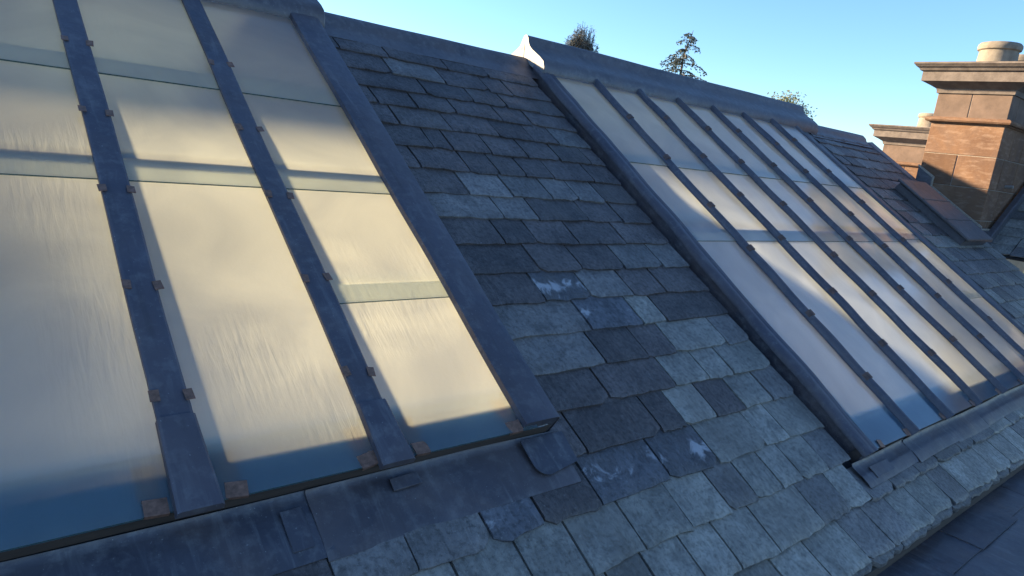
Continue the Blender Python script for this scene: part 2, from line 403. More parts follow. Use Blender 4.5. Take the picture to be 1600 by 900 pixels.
forced = {(12, 2): M_SL, (13, 1): M_SD, (13, 2): M_SD, (14, 1): M_SD, (13, 3): M_SL, (14, 2): M_SL, (14, 3): M_SL, (15, 3): M_SL, (15, 4): M_SD,
          (15, 0): M_SD, (15, 1): M_SD, (15, 2): M_SD, (16, 1): M_SM, (16, 2): M_SM, (16, 4): M_SD, (11, 4): M_SD, (12, 3): M_SD,
          (17, 4): M_SL, (17, 3): M_SL, (17, 5): M_SL, (16, 7): M_SL, (16, 8): M_SL, (16, 9): M_SL}
for r, (b, js) in rows.items():
    if r < 15: st = A_; en = Z_
    elif r == 15: st = A_; en = Z_
    elif r == 16: st = .28; en = Z_
    elif r == 17: st = .34; en = Z_ + .0
    elif r == 18: st = .36; en = 1.835
    else: st = .42; en = 1.90
    js = [st] + [j for j in js if st + .03 < j < en - .03] + [en]
    for i in range(len(js) - 1):
        mat = M_SW if (r, i) in stained else forced.get((r, i)) or pick((js[i] + js[i + 1]) / 2, b, r, i)
        if r >= 17 and (r, i) not in forced: mat = M_SL if random.random() < .8 else M_SM
        sl_o = slate(js[i], js[i + 1], b + random.uniform(-.003, .003), mat, roof, L=.19 if r == 0 else (.215 if r < 19 else .13))
# strip of slate heads showing below the second rooflight's apron, then the eaves course to the right
x = 1.835
while x < 4.9:
    w_ = random.uniform(.11, .2); slate(x, min(x + w_, 4.9), .062 + random.uniform(-.002, .002), random.choice([M_SL, M_SM]), roof, L=.1, chip=1.6); x += w_
x = 1.90
for j in [2.03, 2.19, 2.31, 2.45, 2.59, 2.74, 2.88, 3.01, 3.17, 3.30, 3.46, 3.6, 3.75, 3.9, 4.05, 4.2, 4.36, 4.5, 4.65, 4.8, 4.95]:
    slate(x, j, -.043 + random.uniform(-.004, .004), random.choice([M_SL, M_SL, M_SM]), roof, L=.13, chip=1.3); x = j
# thick undercourse at the eaves
x = .42
while x < 5.0:
    w_ = random.uniform(.10, .22); slate(x, x + w_, -.060 + random.uniform(-.004, .006), M_SM, roof, L=.10, chip=2.2, lift=-.014, thick=.012); x += w_
# slates right of the second rooflight, up to the verge
for r in range(-1, 20):
    b = 1.915 - .1032 * r if r >= 0 else 2.0
    if b < .1: break
    x = 4.235 + random.uniform(-.02, 0); end = 5.10 + (2.03 - b) * .35 if b > 1.5 else 5.19
    first = True
    while x < end - .02:
        w_ = random.uniform(.12, .19)
        x2 = min(x + w_, end)
        if end - x2 < .05: x2 = end
        inbox = (4.62 < x and x2 < 5.0 and 1.02 < b < 1.40)
        if not inbox: slate(x, x2, b + random.uniform(-.004, .004), M_SM if random.random() < .5 else M_SD if b > 1 else M_SL, roof, L=.215 if b < 1.9 else .1)
        x = x2

# lead ridge covering between and beyond the rooflights
def ridge_profile(k0=.0, b0=1.985):
    pts = []
    for b, k in ((b0, .016), (2.03, .018), (2.06, .02), (2.075, .030)): pts.append((b * CP - k * SP, b * SP + k * CP))
    for t in (150, 120, 90, 60, 30): pts.append((YR + .022 * math.cos(rad(t)), ZR + .020 + .016 * math.sin(rad(t))))
    back = [(2 * YR - y, z) for y, z in pts[:4]][::-1]
    return pts + back
rr = empty('ridge_frame'); bpy.data.objects.remove(rr)
def ridge_run(name, a0, a1, prof, mat, parent, n=14, jit=.006, seed=1, wall=.004):
    o = sweep(name, [(y * S, z * S) for y, z in prof], a0 * S, a1 * S, n, 'a', mat, None, jit, False, 40, seed, 1.5, wall)
    # sweep works in world axes here: x along the ridge, y horizontal, z up
    loc = Vector(o.location) + O
    if parent is not None:
        o.parent = parent; o.matrix_parent_inverse = parent.matrix_basis.inverted()
    o.location = loc
    return o
ridge_run('lead_ridge', L1 + .012, R0 + .02, ridge_profile(), M_LEAD, roof, seed=3)
ridge_run('lead_ridge', 4.24, 5.12, ridge_profile(), M_LEAD, roof, seed=5)
# verge capping at the far end of the slope
vp = [(5.08, .0), (5.10, .022), (5.16, .03), (5.20, .02), (5.21, -.03)]
sweep('verge_capping', [((a + .02) * S, k * S) for a, k in vp], 1.60 * S, 2.05 * S, 6, 'b', M_LEAD, roof, .006, False, 40, 8, 1.5, .004)

# back slope (unseen side), with the openings of its own rooflights, so the sun comes in from behind
bk_ = MB()
def bdk(a0, a1, d0, d1):   # d = distance down the back slope from the ridge
    bk_.box(a0 * S, a1 * S, d0 * S, d1 * S, -.05, .0)
bdk(-3.5, 5.1, .0, .13); bdk(-3.5, 5.1, 1.5, 2.2)
bdk(-3.5, -1.3, .13, 1.5); bdk(.80, 1.56, .13, 1.5); bdk(4.2, 5.1, .13, 1.5)
ob = bk_.build('back_roof_slope', M_DECK, None, V(0, YR, ZR - .004), (-PITCH, 0, 0))
tag(ob, kind='structure')

# ------------------------------------------------------------------ rooflights
def cap_profile():
    # front half of the folded lead ridge cap in (y,z), mirrored over the ridge
    f = [(1.6275, 1.1050), (1.6240, 1.1200), (1.6260, 1.1420), (1.6350, 1.1650), (1.6600, 1.1830), (1.6900, 1.1990), (1.7150, 1.2130), (1.7330, 1.2270), (1.7420, 1.2420), (1.7480, 1.2600), (1.7560, 1.2680)]
    c = 1.764
    return f + [(c, 1.271)] + [(2 * c - y, z) for y, z in f][::-1]
def glass_panel(a0, a1, b0, b1, k0, k1, parent, t=.006):
    """bottom b0 (height k0) to top b1 (height k1)"""
    x0, x1, y0, y1 = a0 * S, a1 * S, b0 * S, b1 * S; z0, z1 = k0 * S, k1 * S
    cx, cy, cz = (x0 + x1) / 2, (y0 + y1) / 2, (z0 + z1) / 2
    v = [(x0, y0, z0 - t), (x1, y0, z0 - t), (x1, y1, z1 - t), (x0, y1, z1 - t), (x0, y0, z0), (x1, y0, z0), (x1, y1, z1), (x0, y1, z1)]
    v = [(p[0] - cx, p[1] - cy, p[2] - cz) for p in v]
    f = [(4, 5, 6, 7), (3, 2, 1, 0), (0, 1, 5, 4), (1, 2, 6, 5), (2, 3, 7, 6), (3, 0, 4, 7)]
    return obj('pane', v, f, [M_GLASS if a0 < 1.5 else M_GLASS2, M_UNDER, M_EDGE], parent, (cx, cy, cz), None, [0, 1, 2, 2, 2, 2])
def clip(a, b, k, parent, w_=.028, h_=.02, rz=0, mat=None, l2=None):
    mb = MB(); W2 = w_ * S / 2; H2 = h_ * S / 2
    mb.box(-W2, W2, -H2, H2, 0, .0018, jit=.0006)
    if l2: mb.box(-W2, W2, -H2 - .0015, -H2 + .0, -.010, .0018, jit=.0005)
    return mb.build('copper_clip', mat or M_COP, parent, (a * S, b * S, k * S), (random.uniform(-.08, .08), random.uniform(-.12, .12), rz + random.uniform(-.16, .16)))
def cap(parent, a0, a1, seed):
    o = ridge_run('ridge_cap', a0, a1, cap_profile(), M_LEAD, parent, n=22, jit=.005, seed=seed, wall=.005)
    # closed ends: a dressed lead cheek
    c = 1.764
    for a, sgn in ((a0, -1), (a1, 1)):
        pr = cap_profile(); poly = pr + [(2 * c - 1.647, 1.111), (c, 1.176), (1.647, 1.111)]
        mb = MB(); n = len(poly)
        v = []
        for s_ in (0, 1):
            for (y, z) in poly:
                u = Vector((y - c, z - 1.2)) * (.965 if s_ == 0 else .99)
                v.append(Vector((a * S + sgn * (.003 if s_ else -.02), (c + u.x) * S, (1.2 + u.y) * S)))
        cen = Vector((a * S, c * S, 1.18 * S))
        v = [p - cen for p in v]
        f = [tuple(range(n)), tuple(range(n, 2 * n))[::-1]] + [(i, (i + 1) % n, n + (i + 1) % n, n + i) for i in range(n)]
        e = obj('cap_end', v, f, M_LEADP, None, smooth=30)
        e.parent = parent; e.matrix_parent_inverse = parent.matrix_basis.inverted(); e.location = cen + O
        if sgn < 0:   # welted seam down the middle of the cheek
            s2 = MB().tube((-.003, 0, .0), (-.003, -.0, .10), .0025, .0025)
            q = s2.build('seam', M_LEADP, e, (0, 0, 0))
    return o

# ---- left rooflight
lr = empty('rooflight', O, ROT)
tag(lr, 'large rooflight at the left with three wide glowing columns of obscured glass', 'rooflight', 'patent glazing rooflights')
# kerb under the glass
kb = MB()
kb.box(L0 * S, (L1 - .012) * S, (LB + .003) * S, (LB + .028) * S, -.03, (KG - .008) * S)
kb.box((L1 - .03) * S, (L1 - .012) * S, (LB + .028) * S, TOPB * S - .12, -.03, (KG - .002) * S)
kb.box(L0 * S, (L0 + .02) * S, (LB + .028) * S, TOPB * S - .12, -.03, (KG - .002) * S)
kb.build('kerb', M_TIMBER, lr)
# saturated blue tray under the lowest glass
MB().box(L0 * S, (L1 - .03) * S, (LB + .004) * S, .558 * S, (KG - .0075) * S, (KG - .0055) * S).build('blue_tray', M_BLUE, lr)
cols = [(L0 + .02, .268, [LB, 1.158, 1.52], 0), (.268, .576, [LB, 1.158, 1.52], 0), (.576, .905, [LB, .815, 1.158, 1.52], 0)]
for a0, a1, bs, _ in cols:
    tops = bs[1:] + [2.02]
    for i, (b, t) in enumerate(zip(bs, tops)):
        ov = .065 if i < len(bs) - 1 else 0
        glass_panel(a0 + .004, a1 - .004, b, t + ov, KG + .0045, KG - (.0 if ov else -.003), lr)
# rafters and purlins under the glass
for a in (-.1, .268, .576, .905):
    MB().box((a - .014) * S, (a + .014) * S, (LB + .03) * S, 2.0 * S, (KG - .014) * S, (KG - .005) * S).build('rafter', M_PAINT, lr)
MB().box(L0 * S + .04, (L1 - .04) * S, 1.234 * S, 1.246 * S, (KG - .008) * S, (KG - .001) * S).build('purlin', M_PAINT, lr)
def flat_bar(a, w_, b0, b1, seed, k=KG, h_=.014):
    W2 = w_ / 2
    pr = [(-W2, k + .0035), (-W2, k + h_ * .8), (-W2 + .004, k + h_), (0, k + h_ + .001), (W2 - .004, k + h_), (W2, k + h_ * .8), (W2, k + .0035)]
    return sweep('glazing_bar', [((a + p) * S, z * S) for p, z in pr][::-1], b0 * S, b1 * S, 26, 'b', M_BAR, lr, .006, True, 30, seed, 2.2)
for i, (a, bj) in enumerate(((-.09, .6), (.268, .606), (.576, .575))):
    bar = flat_bar(a, .050, bj - .03, 1.98, 11 + i)
    # lower saddle piece dressed over the bar's end
    W2 = .029
    pr = [(-W2, KG + .003), (-W2 + .001, KG + .015), (-W2 + .005, KG + .0185), (0, KG + .019), (W2 - .005, KG + .0185), (W2 - .001, KG + .015), (W2, KG + .003)]
    sd = sweep('bar_end_piece', [((a + p) * S, z * S) for p, z in pr][::-1], (LB - .012) * S, bj * S, 8, 'b', M_BAR, lr, .005, True, 30, 31 + i, 2.0, taper=lambda t: 1.10 - .16 * t)
    for bb in (1.62, 1.36, 1.12, .871, .64):
        for s_ in (-1, 1): clip(a + s_ * .0235, bb + random.uniform(-.006, .006), KG + .0085 + .0075, lr, .014, .020)
for a in (-.15, .216, .322, .532, .634, .845):
    clip(a, LB + .011, KG + .0050, lr, .031, .024, l2=True)
    # tail of the strap, seen under the glass
    MB().box(-.027, .027, -.05, .05, 0, .001, jit=.0005).build('copper_strap', M_COP, lr, (a * S - .006, (LB + .052) * S, (KG - .0050) * S), (0, 0, random.uniform(-.05, .05)))
# right-hand side flashing
pr = [(.866, KG + .004), (.868, KG + .016), (.873, KG + .0175), (.91, KG + .018), (.945, KG + .0175), (.955, KG + .015), (.9575, KG + .006), (.9575, -.0), (.975, -.0)]
sweep('side_flashing', [(p * S, z * S) for p, z in pr], (LB + .004) * S, 2.03 * S, 34, 'b', M_BAR, lr, .008, False, 30, 44, 1.6, -.003)
MB().box(.868 * S, .956 * S, (LB + .006) * S, (LB + .012) * S, .012 * S, (KG + .014) * S).build('flashing_end', M_LEADD, lr)
MB().tube((.895 * S, (LB + .005) * S, .042 * S), (.935 * S, (LB + .005) * S, .046 * S), .0022, .0022).build('welt', M_LEADP, lr)
# apron below the glass, in three lapped lengths
def apron(parent, a0, a1, bt, bb, seed, mat=M_LEADD, lift=0):
    pr = [(bb, .0185 + lift), (bb + .010, .0205 + lift), (bb + .03, .0210 + lift), ((bb + bt) / 2, .0205 + lift), (bt - .035, .019 + lift), (bt - .016, .0175 + lift), (bt - .006, .018 + lift), (bt - .0005, .0225 + lift)]
    return sweep('apron_flashing', [(p * S, z * S) for p, z in pr], a0 * S, a1 * S, max(6, int((a1 - a0) * 22)), 'a', mat, parent, .009, False, 38, seed, 2.0, .003)
apron(lr, -.6, .445, LB, .350, 51); apron(lr, .43, .962, LB, .345, 52, lift=.0010)
MB().box(-.03, .03, -.06, .06, 0, .003, jit=.003).build('lead_patch', M_LEADD, lr, (.40 * S, .405 * S, .0205 * S), (0, 0, .02), bevel=.001)
MB().box(-.05, .05, -.02, .02, 0, .004, jit=.002).build('lead_patch', M_LEADD, lr, (.60 * S, .436 * S, .0205 * S), (0.0, 0, .02), bevel=.001)
# rounded tab at the foot of the side flashing
tb = MB(); pts = []
for i in range(9):
    t = rad(180 + i * 90 / 8); pts.append((.895 + .03 * math.cos(t), .403 + .03 * math.sin(t)))
pts = [(.865, .455)] + pts + [(.975, .385), (.978, .455)]
n = len(pts); vv = [(x * S - .92 * S, y * S - .42 * S, z) for z in (0, .004) for x, y in pts]
obj('lead_tab', vv, [tuple(range(n, 2 * n)), tuple(range(n))[::-1]] + [(i, (i + 1) % n, n + (i + 1) % n, n + i) for i in range(n)], M_LEADD, lr, (.92 * S, .42 * S, .0255 * S), (0, 0, 0))
cap(lr, L0 - .3, .978, 71)

# ---- right rooflight
rl = empty('rooflight', O, ROT)
tag(rl, 'long rooflight beyond the slates with many narrow panes between upstanding bars', 'rooflight', 'patent glazing rooflights')
kb = MB()
kb.box(R0 * S, 4.0 * S, (RB + .003) * S, (RB + .028) * S, -.03, (KG - .008) * S)
kb.box(3.985 * S, 4.0 * S, (RB + .028) * S, TOPB * S - .12, -.03, (KG - .002) * S)
kb.box((R0 + .006) * S, (R0 + .03) * S, (RB + .028) * S, TOPB * S - .12, -.03, (KG - .002) * S)
kb.build('kerb', M_TIMBER, rl)
MB().box((R0 + .03) * S, 3.98 * S, (RB + .004) * S, .272 * S, (KG - .0075) * S, (KG - .0055) * S).build('blue_tray', M_BLUE, rl)
bars = [2.222, 2.512, 2.800, 3.090, 3.380, 3.672]
ed = [1.965] + bars + [3.955]
for i in range(len(ed) - 1):
    a0, a1 = ed[i], ed[i + 1]
    bs = [RB, .996, 1.415] if i < 6 else [RB, .604, 1.012, 1.42]
    tops = bs[1:] + [2.02]
    for j, (b, t) in enumerate(zip(bs, tops)):
        ov = .05 if j < len(bs) - 1 else 0
        glass_panel(a0 + .004, a1 - .004, b, t + ov, KG + .0045, KG - (.0 if ov else -.003), rl)
for a in [1.95] + bars + [3.97]:
    MB().box((a - .012) * S, (a + .012) * S, (RB + .03) * S, 2.0 * S, (KG - .014) * S, (KG - .005) * S).build('rafter', M_PAINT, rl)
MB().box((R0 + .04) * S, 3.97 * S, 1.075 * S, 1.098 * S, (KG - .02) * S, (KG - .006) * S).build('purlin', M_PAINT, rl)
for i, a in enumerate(bars):
    k = KG; pr = [(-.020, k + .0035), (-.013, k + .006), (-.0105, k + .014), (-.0075, k + .020), (-.004, k + .0235), (.001, k + .0245), (.006, k + .0235), (.0095, k + .020), (.0105, k + .014), (.014, k + .006), (.020, k + .0035)]
    sweep('glazing_bar', [((a + p) * S, z * S) for p, z in pr][::-1], (RB - .006) * S, 1.98 * S, 60, 'b', M_BARD, rl, .007, True, 50, 81 + i, 4.0)
    for bb in (.40, .66, .93, 1.20, 1.47, 1.72):
        b_ = bb + random.uniform(-.03, .03) + (i % 2) * .05
        pr2 = [(-.012, k + .012), (-.0105, k + .021), (-.005, k + .0265), (.001, k + .0275), (.008, k + .0265), (.0125, k + .021), (.0135, k + .012)]
        sweep('copper_clip', [((a + p) * S, z * S) for p, z in pr2][::-1], (b_ - .011) * S, (b_ + .011) * S, 2, 'b', M_COPD, rl, .002, True, 40, 5)
    for s_ in (-1, 1): clip(a + s_ * .034, RB + .009, KG + .0055, rl, .024, .022, l2=True)
clip(2.005, RB + .009, KG + .0055, rl, .026, .022, l2=True)
# left side flashing: tall upstand, rolled edge, flat top to the glass
pr = [(R0 - .030, -.010), (R0 + .003, -.010), (R0 + .004, KG - .006)]
sweep('side_upstand', [(p * S, z * S) for p, z in pr], (RB - .002) * S, 2.04 * S, 44, 'b', M_LEADD, rl, .004, False, 50, 93, 3.0, .003)  # upstand in darker lead than the flat top
pr = [(R0 - .001, KG - .016), (R0, KG - .006), (R0 + .004, KG + .001), (R0 + .013, KG + .006), (R0 + .024, KG + .007), (R0 + .032, KG + .004), (R0 + .040, KG + .0035), (1.958, KG + .005), (1.970, KG + .006), (1.976, KG + .0035)]
sweep('side_flashing', [(p * S, z * S) for p, z in pr], (RB - .004) * S, 2.04 * S, 44, 'b', M_BAR, rl, .011, False, 50, 91, 3.0, .003)
MB().box((R0 + .002) * S, 1.972 * S, (RB - .003) * S, (RB + .004) * S, .006 * S, (KG - .0) * S).build('flashing_end', M_LEADD, rl)
pr = [(3.94, KG + .0045), (3.948, KG + .010), (3.96, KG + .014), (3.972, KG + .010), (3.98, KG + .006), (4.01, KG + .002), (4.05, .022), (4.12, .014), (4.25, .012)]
sweep('side_flashing', [(p * S, z * S) for p, z in pr], (RB - .0) * S, 2.04 * S, 30, 'b', M_LEAD, rl, .008, False, 40, 92, 2.0, .003)
a = 1.862
for i, w_ in enumerate((.34, .33, .30, .35, .31, .36, .33)):
    apron(rl, a, a + w_ + .012, RB, .092 + random.uniform(-.003, .003), 60 + i, lift=.0025 * (i % 2)); a += w_
MB().box(-.10, .10, -.03, .03, 0, .004, jit=.002).build('lead_patch', M_LEADD, rl, (1.98 * S, .125 * S, .0225 * S), (0, 0, 0), bevel=.001)
cap(rl, R0 + .005, 4.22, 72)

# ------------------------------------------------------------------ lead flat below the eaves
ZG = -.060 * SP - .05
gut = MB(); gut.box(-3.5 * S, 7 * S, -3.0 * S, -.02 * S, (ZG - .03) * S, ZG * S - .004)
gf = gut.build('lead_flat', M_LEADD, None, O); tag(gf, 'dark lead flat roof below the slate eaves', kind='structure')
def lsheet(a0, a1, y0, y1, z, mat=M_LEADD, seed=0):
    nx, ny = 10, 6; v = []; f = []
    for j in range(ny):
        for i in range(nx):
            x = (a0 + (a1 - a0) * i / (nx - 1)) * S; y = (y0 + (y1 - y0) * j / (ny - 1)) * S
            zz = z + noise.noise(Vector((x * 3, y * 3, seed))) * .004 + .001
            v.append((x, y, zz))
    for j in range(ny - 1):
        for i in range(nx - 1): a = j * nx + i; f.append((a, a + 1, a + nx + 1, a + nx))
    rim = [i for i in range(nx)] + [j * nx + nx - 1 for j in range(1, ny)] + [(ny - 1) * nx + i for i in range(nx - 2, -1, -1)] + [j * nx for j in range(ny - 2, 0, -1)]
    b = len(v)
    for i in rim: v.append((v[i][0], v[i][1], v[i][2] - .006))
    k = len(rim)
    for i in range(k): f.append((rim[i], b + i, b + (i + 1) % k, rim[(i + 1) % k]))
    cx, cy = (a0 + a1) / 2 * S, (y0 + y1) / 2 * S
    v = [(p[0] - cx, p[1] - cy, p[2] - z) for p in v]
    return obj('lead_sheet', v, f, mat, gf, (cx, cy, z), smooth=30)
lsheet(-1, 5.6, -1.6, -.12, ZG * S + .004, M_LEAD, 3)
x = -.2; i = 0
while x < 5.2:
    w_ = random.uniform(.22, .30)
    lsheet(x, x + w_ + .02, -.140 + random.uniform(-.006, .010) - .016 * (i % 2), .02, ZG * S + .012 + .004 * (i % 2), M_LEADD, i); x += w_; i += 1
fas = MB(); fas.box(-3.5 * S, 5.2 * S, -.05 * CP * S, -.02 * S, (ZG + .012) * S, (-.06 * SP - .012) * S)
fas.build('eaves_board', M_TIMBER, gf)

# ------------------------------------------------------------------ lead covered parapet box in front of the chimney
pb = empty('parapet_box', W(4.8, 1.25, 0), ROT)
tag(pb, 'long lead covered box parapet lying up the slope in front of the chimney', 'parapet')
bx = MB(); bx.box(-.18 * S, .22 * S, -.25 * S, .27 * S, -.02 * S, .062 * S)
bx.build('side_lining', M_LEAD, pb, bevel=.012)
bt = MB(); bt.box(-.20 * S, .24 * S, -.265 * S, .285 * S, .064 * S, .082 * S, jit=.004)
bt.build('lead_top', M_LEADB, pb, bevel=.012)
for y in (-.09, .09):
    MB().tube((-.2 * S, y * S, .083 * S), (.24 * S, y * S, .083 * S), .008, .008, 8).build('lead_roll', M_LEADB, pb, smooth=40)

# ------------------------------------------------------------------ chimneys
def chimney(name_label, a, y0, y1, zb, depth, zs, pots, detail=True):
    """zs: dict of heights; front face looks down the ridge towards the camera (-X)."""
    c = empty('chimney_stack', V(a, (y0 + y1) / 2, zb))
    tag(c, name_label, 'chimney', 'sandstone chimney stacks')
    org = Vector((a, (y0 + y1) / 2, zb))
    def bx(name, a0, a1, Y0, Y1, z0, z1, mat, bevel=.006, jit=.0015, parent=c):
        cx, cy, cz = (a0 + a1) / 2, (Y0 + Y1) / 2, (z0 + z1) / 2
        mb = MB(); mb.box((a0 - cx) * S, (a1 - cx) * S, (Y0 - cy) * S, (Y1 - cy) * S, (z0 - cz) * S, (z1 - cz) * S, jit=jit)
        return mb.build(name, mat, parent, (Vector((cx, cy, cz)) - org) * S, bevel=bevel)
    bx('core', a + .004, a + depth - .004, y0 + .004, y1 - .004, zb, zs['top'] - .02, M_MORTAR, 0, 0)
    stone_top = M_STONE_GREY; cs = zs['courses']; ym = (y0 + y1) / 2; g_ = .0022
    for i in range(len(cs) - 1):
        z0, z1 = cs[i] + g_, cs[i + 1] - g_
        sp = zs['splits'][i]
        d1 = .16 if i % 2 else .24
        ys = [y0] + ([y0 + (y1 - y0) * sp] if sp else []) + [y1]
        for j in range(len(ys) - 1):
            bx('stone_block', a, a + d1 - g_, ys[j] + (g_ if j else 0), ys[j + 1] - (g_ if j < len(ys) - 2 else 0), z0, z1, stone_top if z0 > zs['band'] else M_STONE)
        x = a + d1
        while x < a + depth - .03:
            w_ = min(random.uniform(.24, .34), a + depth - x)
            if a + depth - x - w_ < .08: w_ = a + depth - x
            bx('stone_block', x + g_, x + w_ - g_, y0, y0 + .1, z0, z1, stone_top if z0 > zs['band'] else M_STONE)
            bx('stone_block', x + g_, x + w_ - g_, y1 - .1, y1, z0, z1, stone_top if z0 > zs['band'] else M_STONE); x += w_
    def ring(name, rings, mat):
        v = []; f = []
        for pz, z in rings:
            for (X, Y) in ((a - pz, y0 - pz), (a + depth + pz, y0 - pz), (a + depth + pz, y1 + pz), (a - pz, y1 + pz)):
                v.append((Vector((X, Y, z)) - org) * S)
        for i in range(len(rings) - 1):
            for j in range(4):
                p = i * 4 + j; q = i * 4 + (j + 1) % 4; f.append((p, q, q + 4, p + 4))
        f.append((3, 2, 1, 0)); k = (len(rings) - 1) * 4; f.append((k, k + 1, k + 2, k + 3))
        return obj(name, v, f, mat, c)
    zb_, zt = zs['band'], zs['top']
    ring('string_course', [(-.01, zb_ - .006), (.008, zb_ - .004), (.012, zb_ + .004), (.030, zb_ + .006), (.036, zb_ + .016), (.034, zb_ + .028), (.022, zb_ + .036), (-.01, zb_ + .040)], M_STONE if detail else M_CORN)
    n0 = zs['neck']; H = zt - n0
    ring('cornice', [(-.01, n0 - .018), (.010, n0 - .018), (.012, n0 - .002), (.016, n0 + .06 * H), (.045, n0 + .16 * H), (.082, n0 + .27 * H), (.094, n0 + .30 * H), (.094, n0 + .66 * H), (.108, n0 + .70 * H), (.116, n0 + .78 * H), (.130, n0 + .84 * H), (.138, n0 + .90 * H), (.144, n0 + .93 * H), (.144, zt), (.0, zt + .01)], M_CORN)
    for (px_, py_, r, z1) in pots:
        p = empty('chimney_pot', (0, 0, 0)); p.parent = c; p.location = (Vector((px_, py_, zt)) - org) * S
        h_ = (z1 - zt) * S; R = r * S; N_ = 28; v = []; f = []
        prf = [(R * 1.0, 0), (R * .95, h_ * .72), (R * 1.05, h_ * .76), (R * 1.08, h_ * .85), (R * 1.06, h_ * .94), (R * .98, h_), (R * .82, h_), (R * .80, h_ * .3)]
        bpy.data.objects.remove(p)
        for rr_, z in prf:
            for i in range(N_):
                t = 2 * math.pi * i / N_; q = 1 + .006 * noise.noise(Vector((math.cos(t) * 2, math.sin(t) * 2, z * 4)))
                v.append((rr_ * q * math.cos(t), rr_ * q * math.sin(t), z))
        for j in range(len(prf) - 1):
            for i in range(N_):
                f.append((j * N_ + i, j * N_ + (i + 1) % N_, (j + 1) * N_ + (i + 1) % N_, (j + 1) * N_ + i))
        f.append(tuple((len(prf) - 1) * N_ + i for i in range(N_)))
        o = obj('chimney_pot', v, f, M_POT, c, (Vector((px_, py_, zt + .003)) - org) * S, smooth=40)
        rg = []; 
        fil = MB(); fil.tube((0, 0, 0), (0, 0, .05), R * 1.25, R * 1.02, 20)
        fil.build('flaunching', M_MORTAR, o, (0, 0, 0), smooth=40)
    return c, bx
near, nbx = chimney('large red sandstone chimney stack at the right with deep cornice and two pots', 5.3, .955, 1.392, .30, 1.25,
    dict(courses=[.30, .50, .70, .905, 1.11, 1.315, 1.515], splits=[0, .5, 0, .52, 0, .52], band=1.315, neck=1.525, top=1.690),
    [(5.62, 1.195, .122, 1.875), (6.12, 1.19, .122, 1.875)])
far, fbx = chimney('smaller sandstone chimney stack farther off, half hidden behind the large stack', 8.0, 2.27, 2.80, -.4, 1.2,
    dict(courses=[-.4, .3, .70, .93, 1.10, 1.30], splits=[0, .5, 0, .5, 0], band=1.09, neck=1.315, top=1.49),
    [(8.3, 2.50, .12, 1.66)])
# stepped lead flashing and mortar fillet where the near stack meets the slope
mb = MB()
def fl_pt(y, dz, a=5.285): return (Vector((a, y, y * SP / CP + dz)) * S)
org = Vector((5.3, (.955 + 1.392) / 2, .30)) * S
def slab(pts, th, name, mat):
    v = [Vector(p) - org for p in pts]; n = len(v)
    v2 = [p + Vector((th, 0, 0)) for p in v]
    return obj(name, v + v2, [tuple(range(n)), tuple(range(n, 2 * n))[::-1]] + [(i, n + i, n + (i + 1) % n, (i + 1) % n) for i in range(n)], mat, near)
slab([fl_pt(.935, -.05), fl_pt(.935, .045), fl_pt(1.30, .040), fl_pt(1.30, .10), fl_pt(1.40, .10), fl_pt(1.40, -.05)], .03, 'chimney_flashing', M_LEAD)
slab([fl_pt(.935, .045, 5.288), fl_pt(.935, .057, 5.288), fl_pt(1.288, .052, 5.288), fl_pt(1.288, .115, 5.288), fl_pt(1.405, .112, 5.288), fl_pt(1.405, .10, 5.288), fl_pt(1.30, .10, 5.288), fl_pt(1.30, .040, 5.288)], .03, 'mortar_fillet', M_MORTAR)
nbx('side_flashing', 5.27, 6.55, .930, .957, .30, .64, M_LEAD, .004, .002)
nbx('mortar_joint', 5.275, 6.55, .932, .958, .641, .650, M_MORTAR, .002, .001)
MB().tube((0, 0, 0), (0, -.09, .01), .02, .02, 10).build('overflow_pipe', M_LEADP, near, (Vector((5.62, .957, .94)) - Vector((5.3, (.955 + 1.392) / 2, .30))) * S, smooth=40)
# gutter between the slope and the stack
vg = MB(); vg.box(5.15 * S, 5.34 * S, -.05 * S, 1.7 * S, -.10 * S, -.05 * S)
tag(vg.build('valley_gutter', M_LEADD, None, O, ROT), kind='structure')

# ------------------------------------------------------------------ adjoining roof rising away beyond the valley
ar = MB(); ar.box(0, 2.6 * S, -2.2 * S, 0, -.04, -.012)
aro = ar.build('adjoining_roof', M_DECK, None, V(5.36, .905, .50), (0, -rad(33), 0))
tag(aro, 'slate slope of the adjoining roof beyond the valley gutter', kind='structure')
for r in range(12):
    y = 0
    while y > -.9:
        w_ = random.uniform(.12, .19)
        o = slate(0, w_, 0, M_SL if random.random() < .7 else M_SM, aro, L=.215)
        o.rotation_euler = (0, 0, 0)
        Lh = .215 * S / 2
        o.matrix_local = Matrix.Translation(((r * .104) * S + Lh, (y - w_ / 2) * S, .016)) @ Matrix.Rotation(.05, 4, 'Y') @ Matrix.Rotation(-math.pi / 2, 4, 'Z')
        y -= w_
MB().box(-.03 * S, 2.4 * S, -.01 * S, .03 * S, -.02, .07 * S).build('abutment_flashing', M_LEAD, aro, bevel=.01)

# ------------------------------------------------------------------ trees behind the ridge
def leafmat(name, c0, c1, tr=.25):
    mt, n, N, L = new_mat(name)
    gi = N('ShaderNodeNewGeometry'); r = ramp(N, L, gi.outputs['Random Per Island'], [(0, c0), (1, c1)])
    p = N('ShaderNodeBsdfDiffuse'); L(r, p.inputs['Color']); t = N('ShaderNodeBsdfTranslucent'); L(r, t.inputs['Color'])
    mx = N('ShaderNodeMixShader'); mx.inputs[0].default_value = tr; L(p.outputs[0], mx.inputs[1]); L(t.outputs[0], mx.inputs[2])
    o = N('ShaderNodeOutputMaterial'); L(mx.outputs[0], o.inputs[0]); return mt
M_TWIG = leafmat('twigs', (.11, .115, .11), (.19, .19, .17), .1)
M_NEEDLE = leafmat('needles', (.075, .09, .085), (.14, .16, .14), .15)
M_YLEAF = leafmat('young_leaves', (.17, .19, .12), (.30, .32, .21), .3)
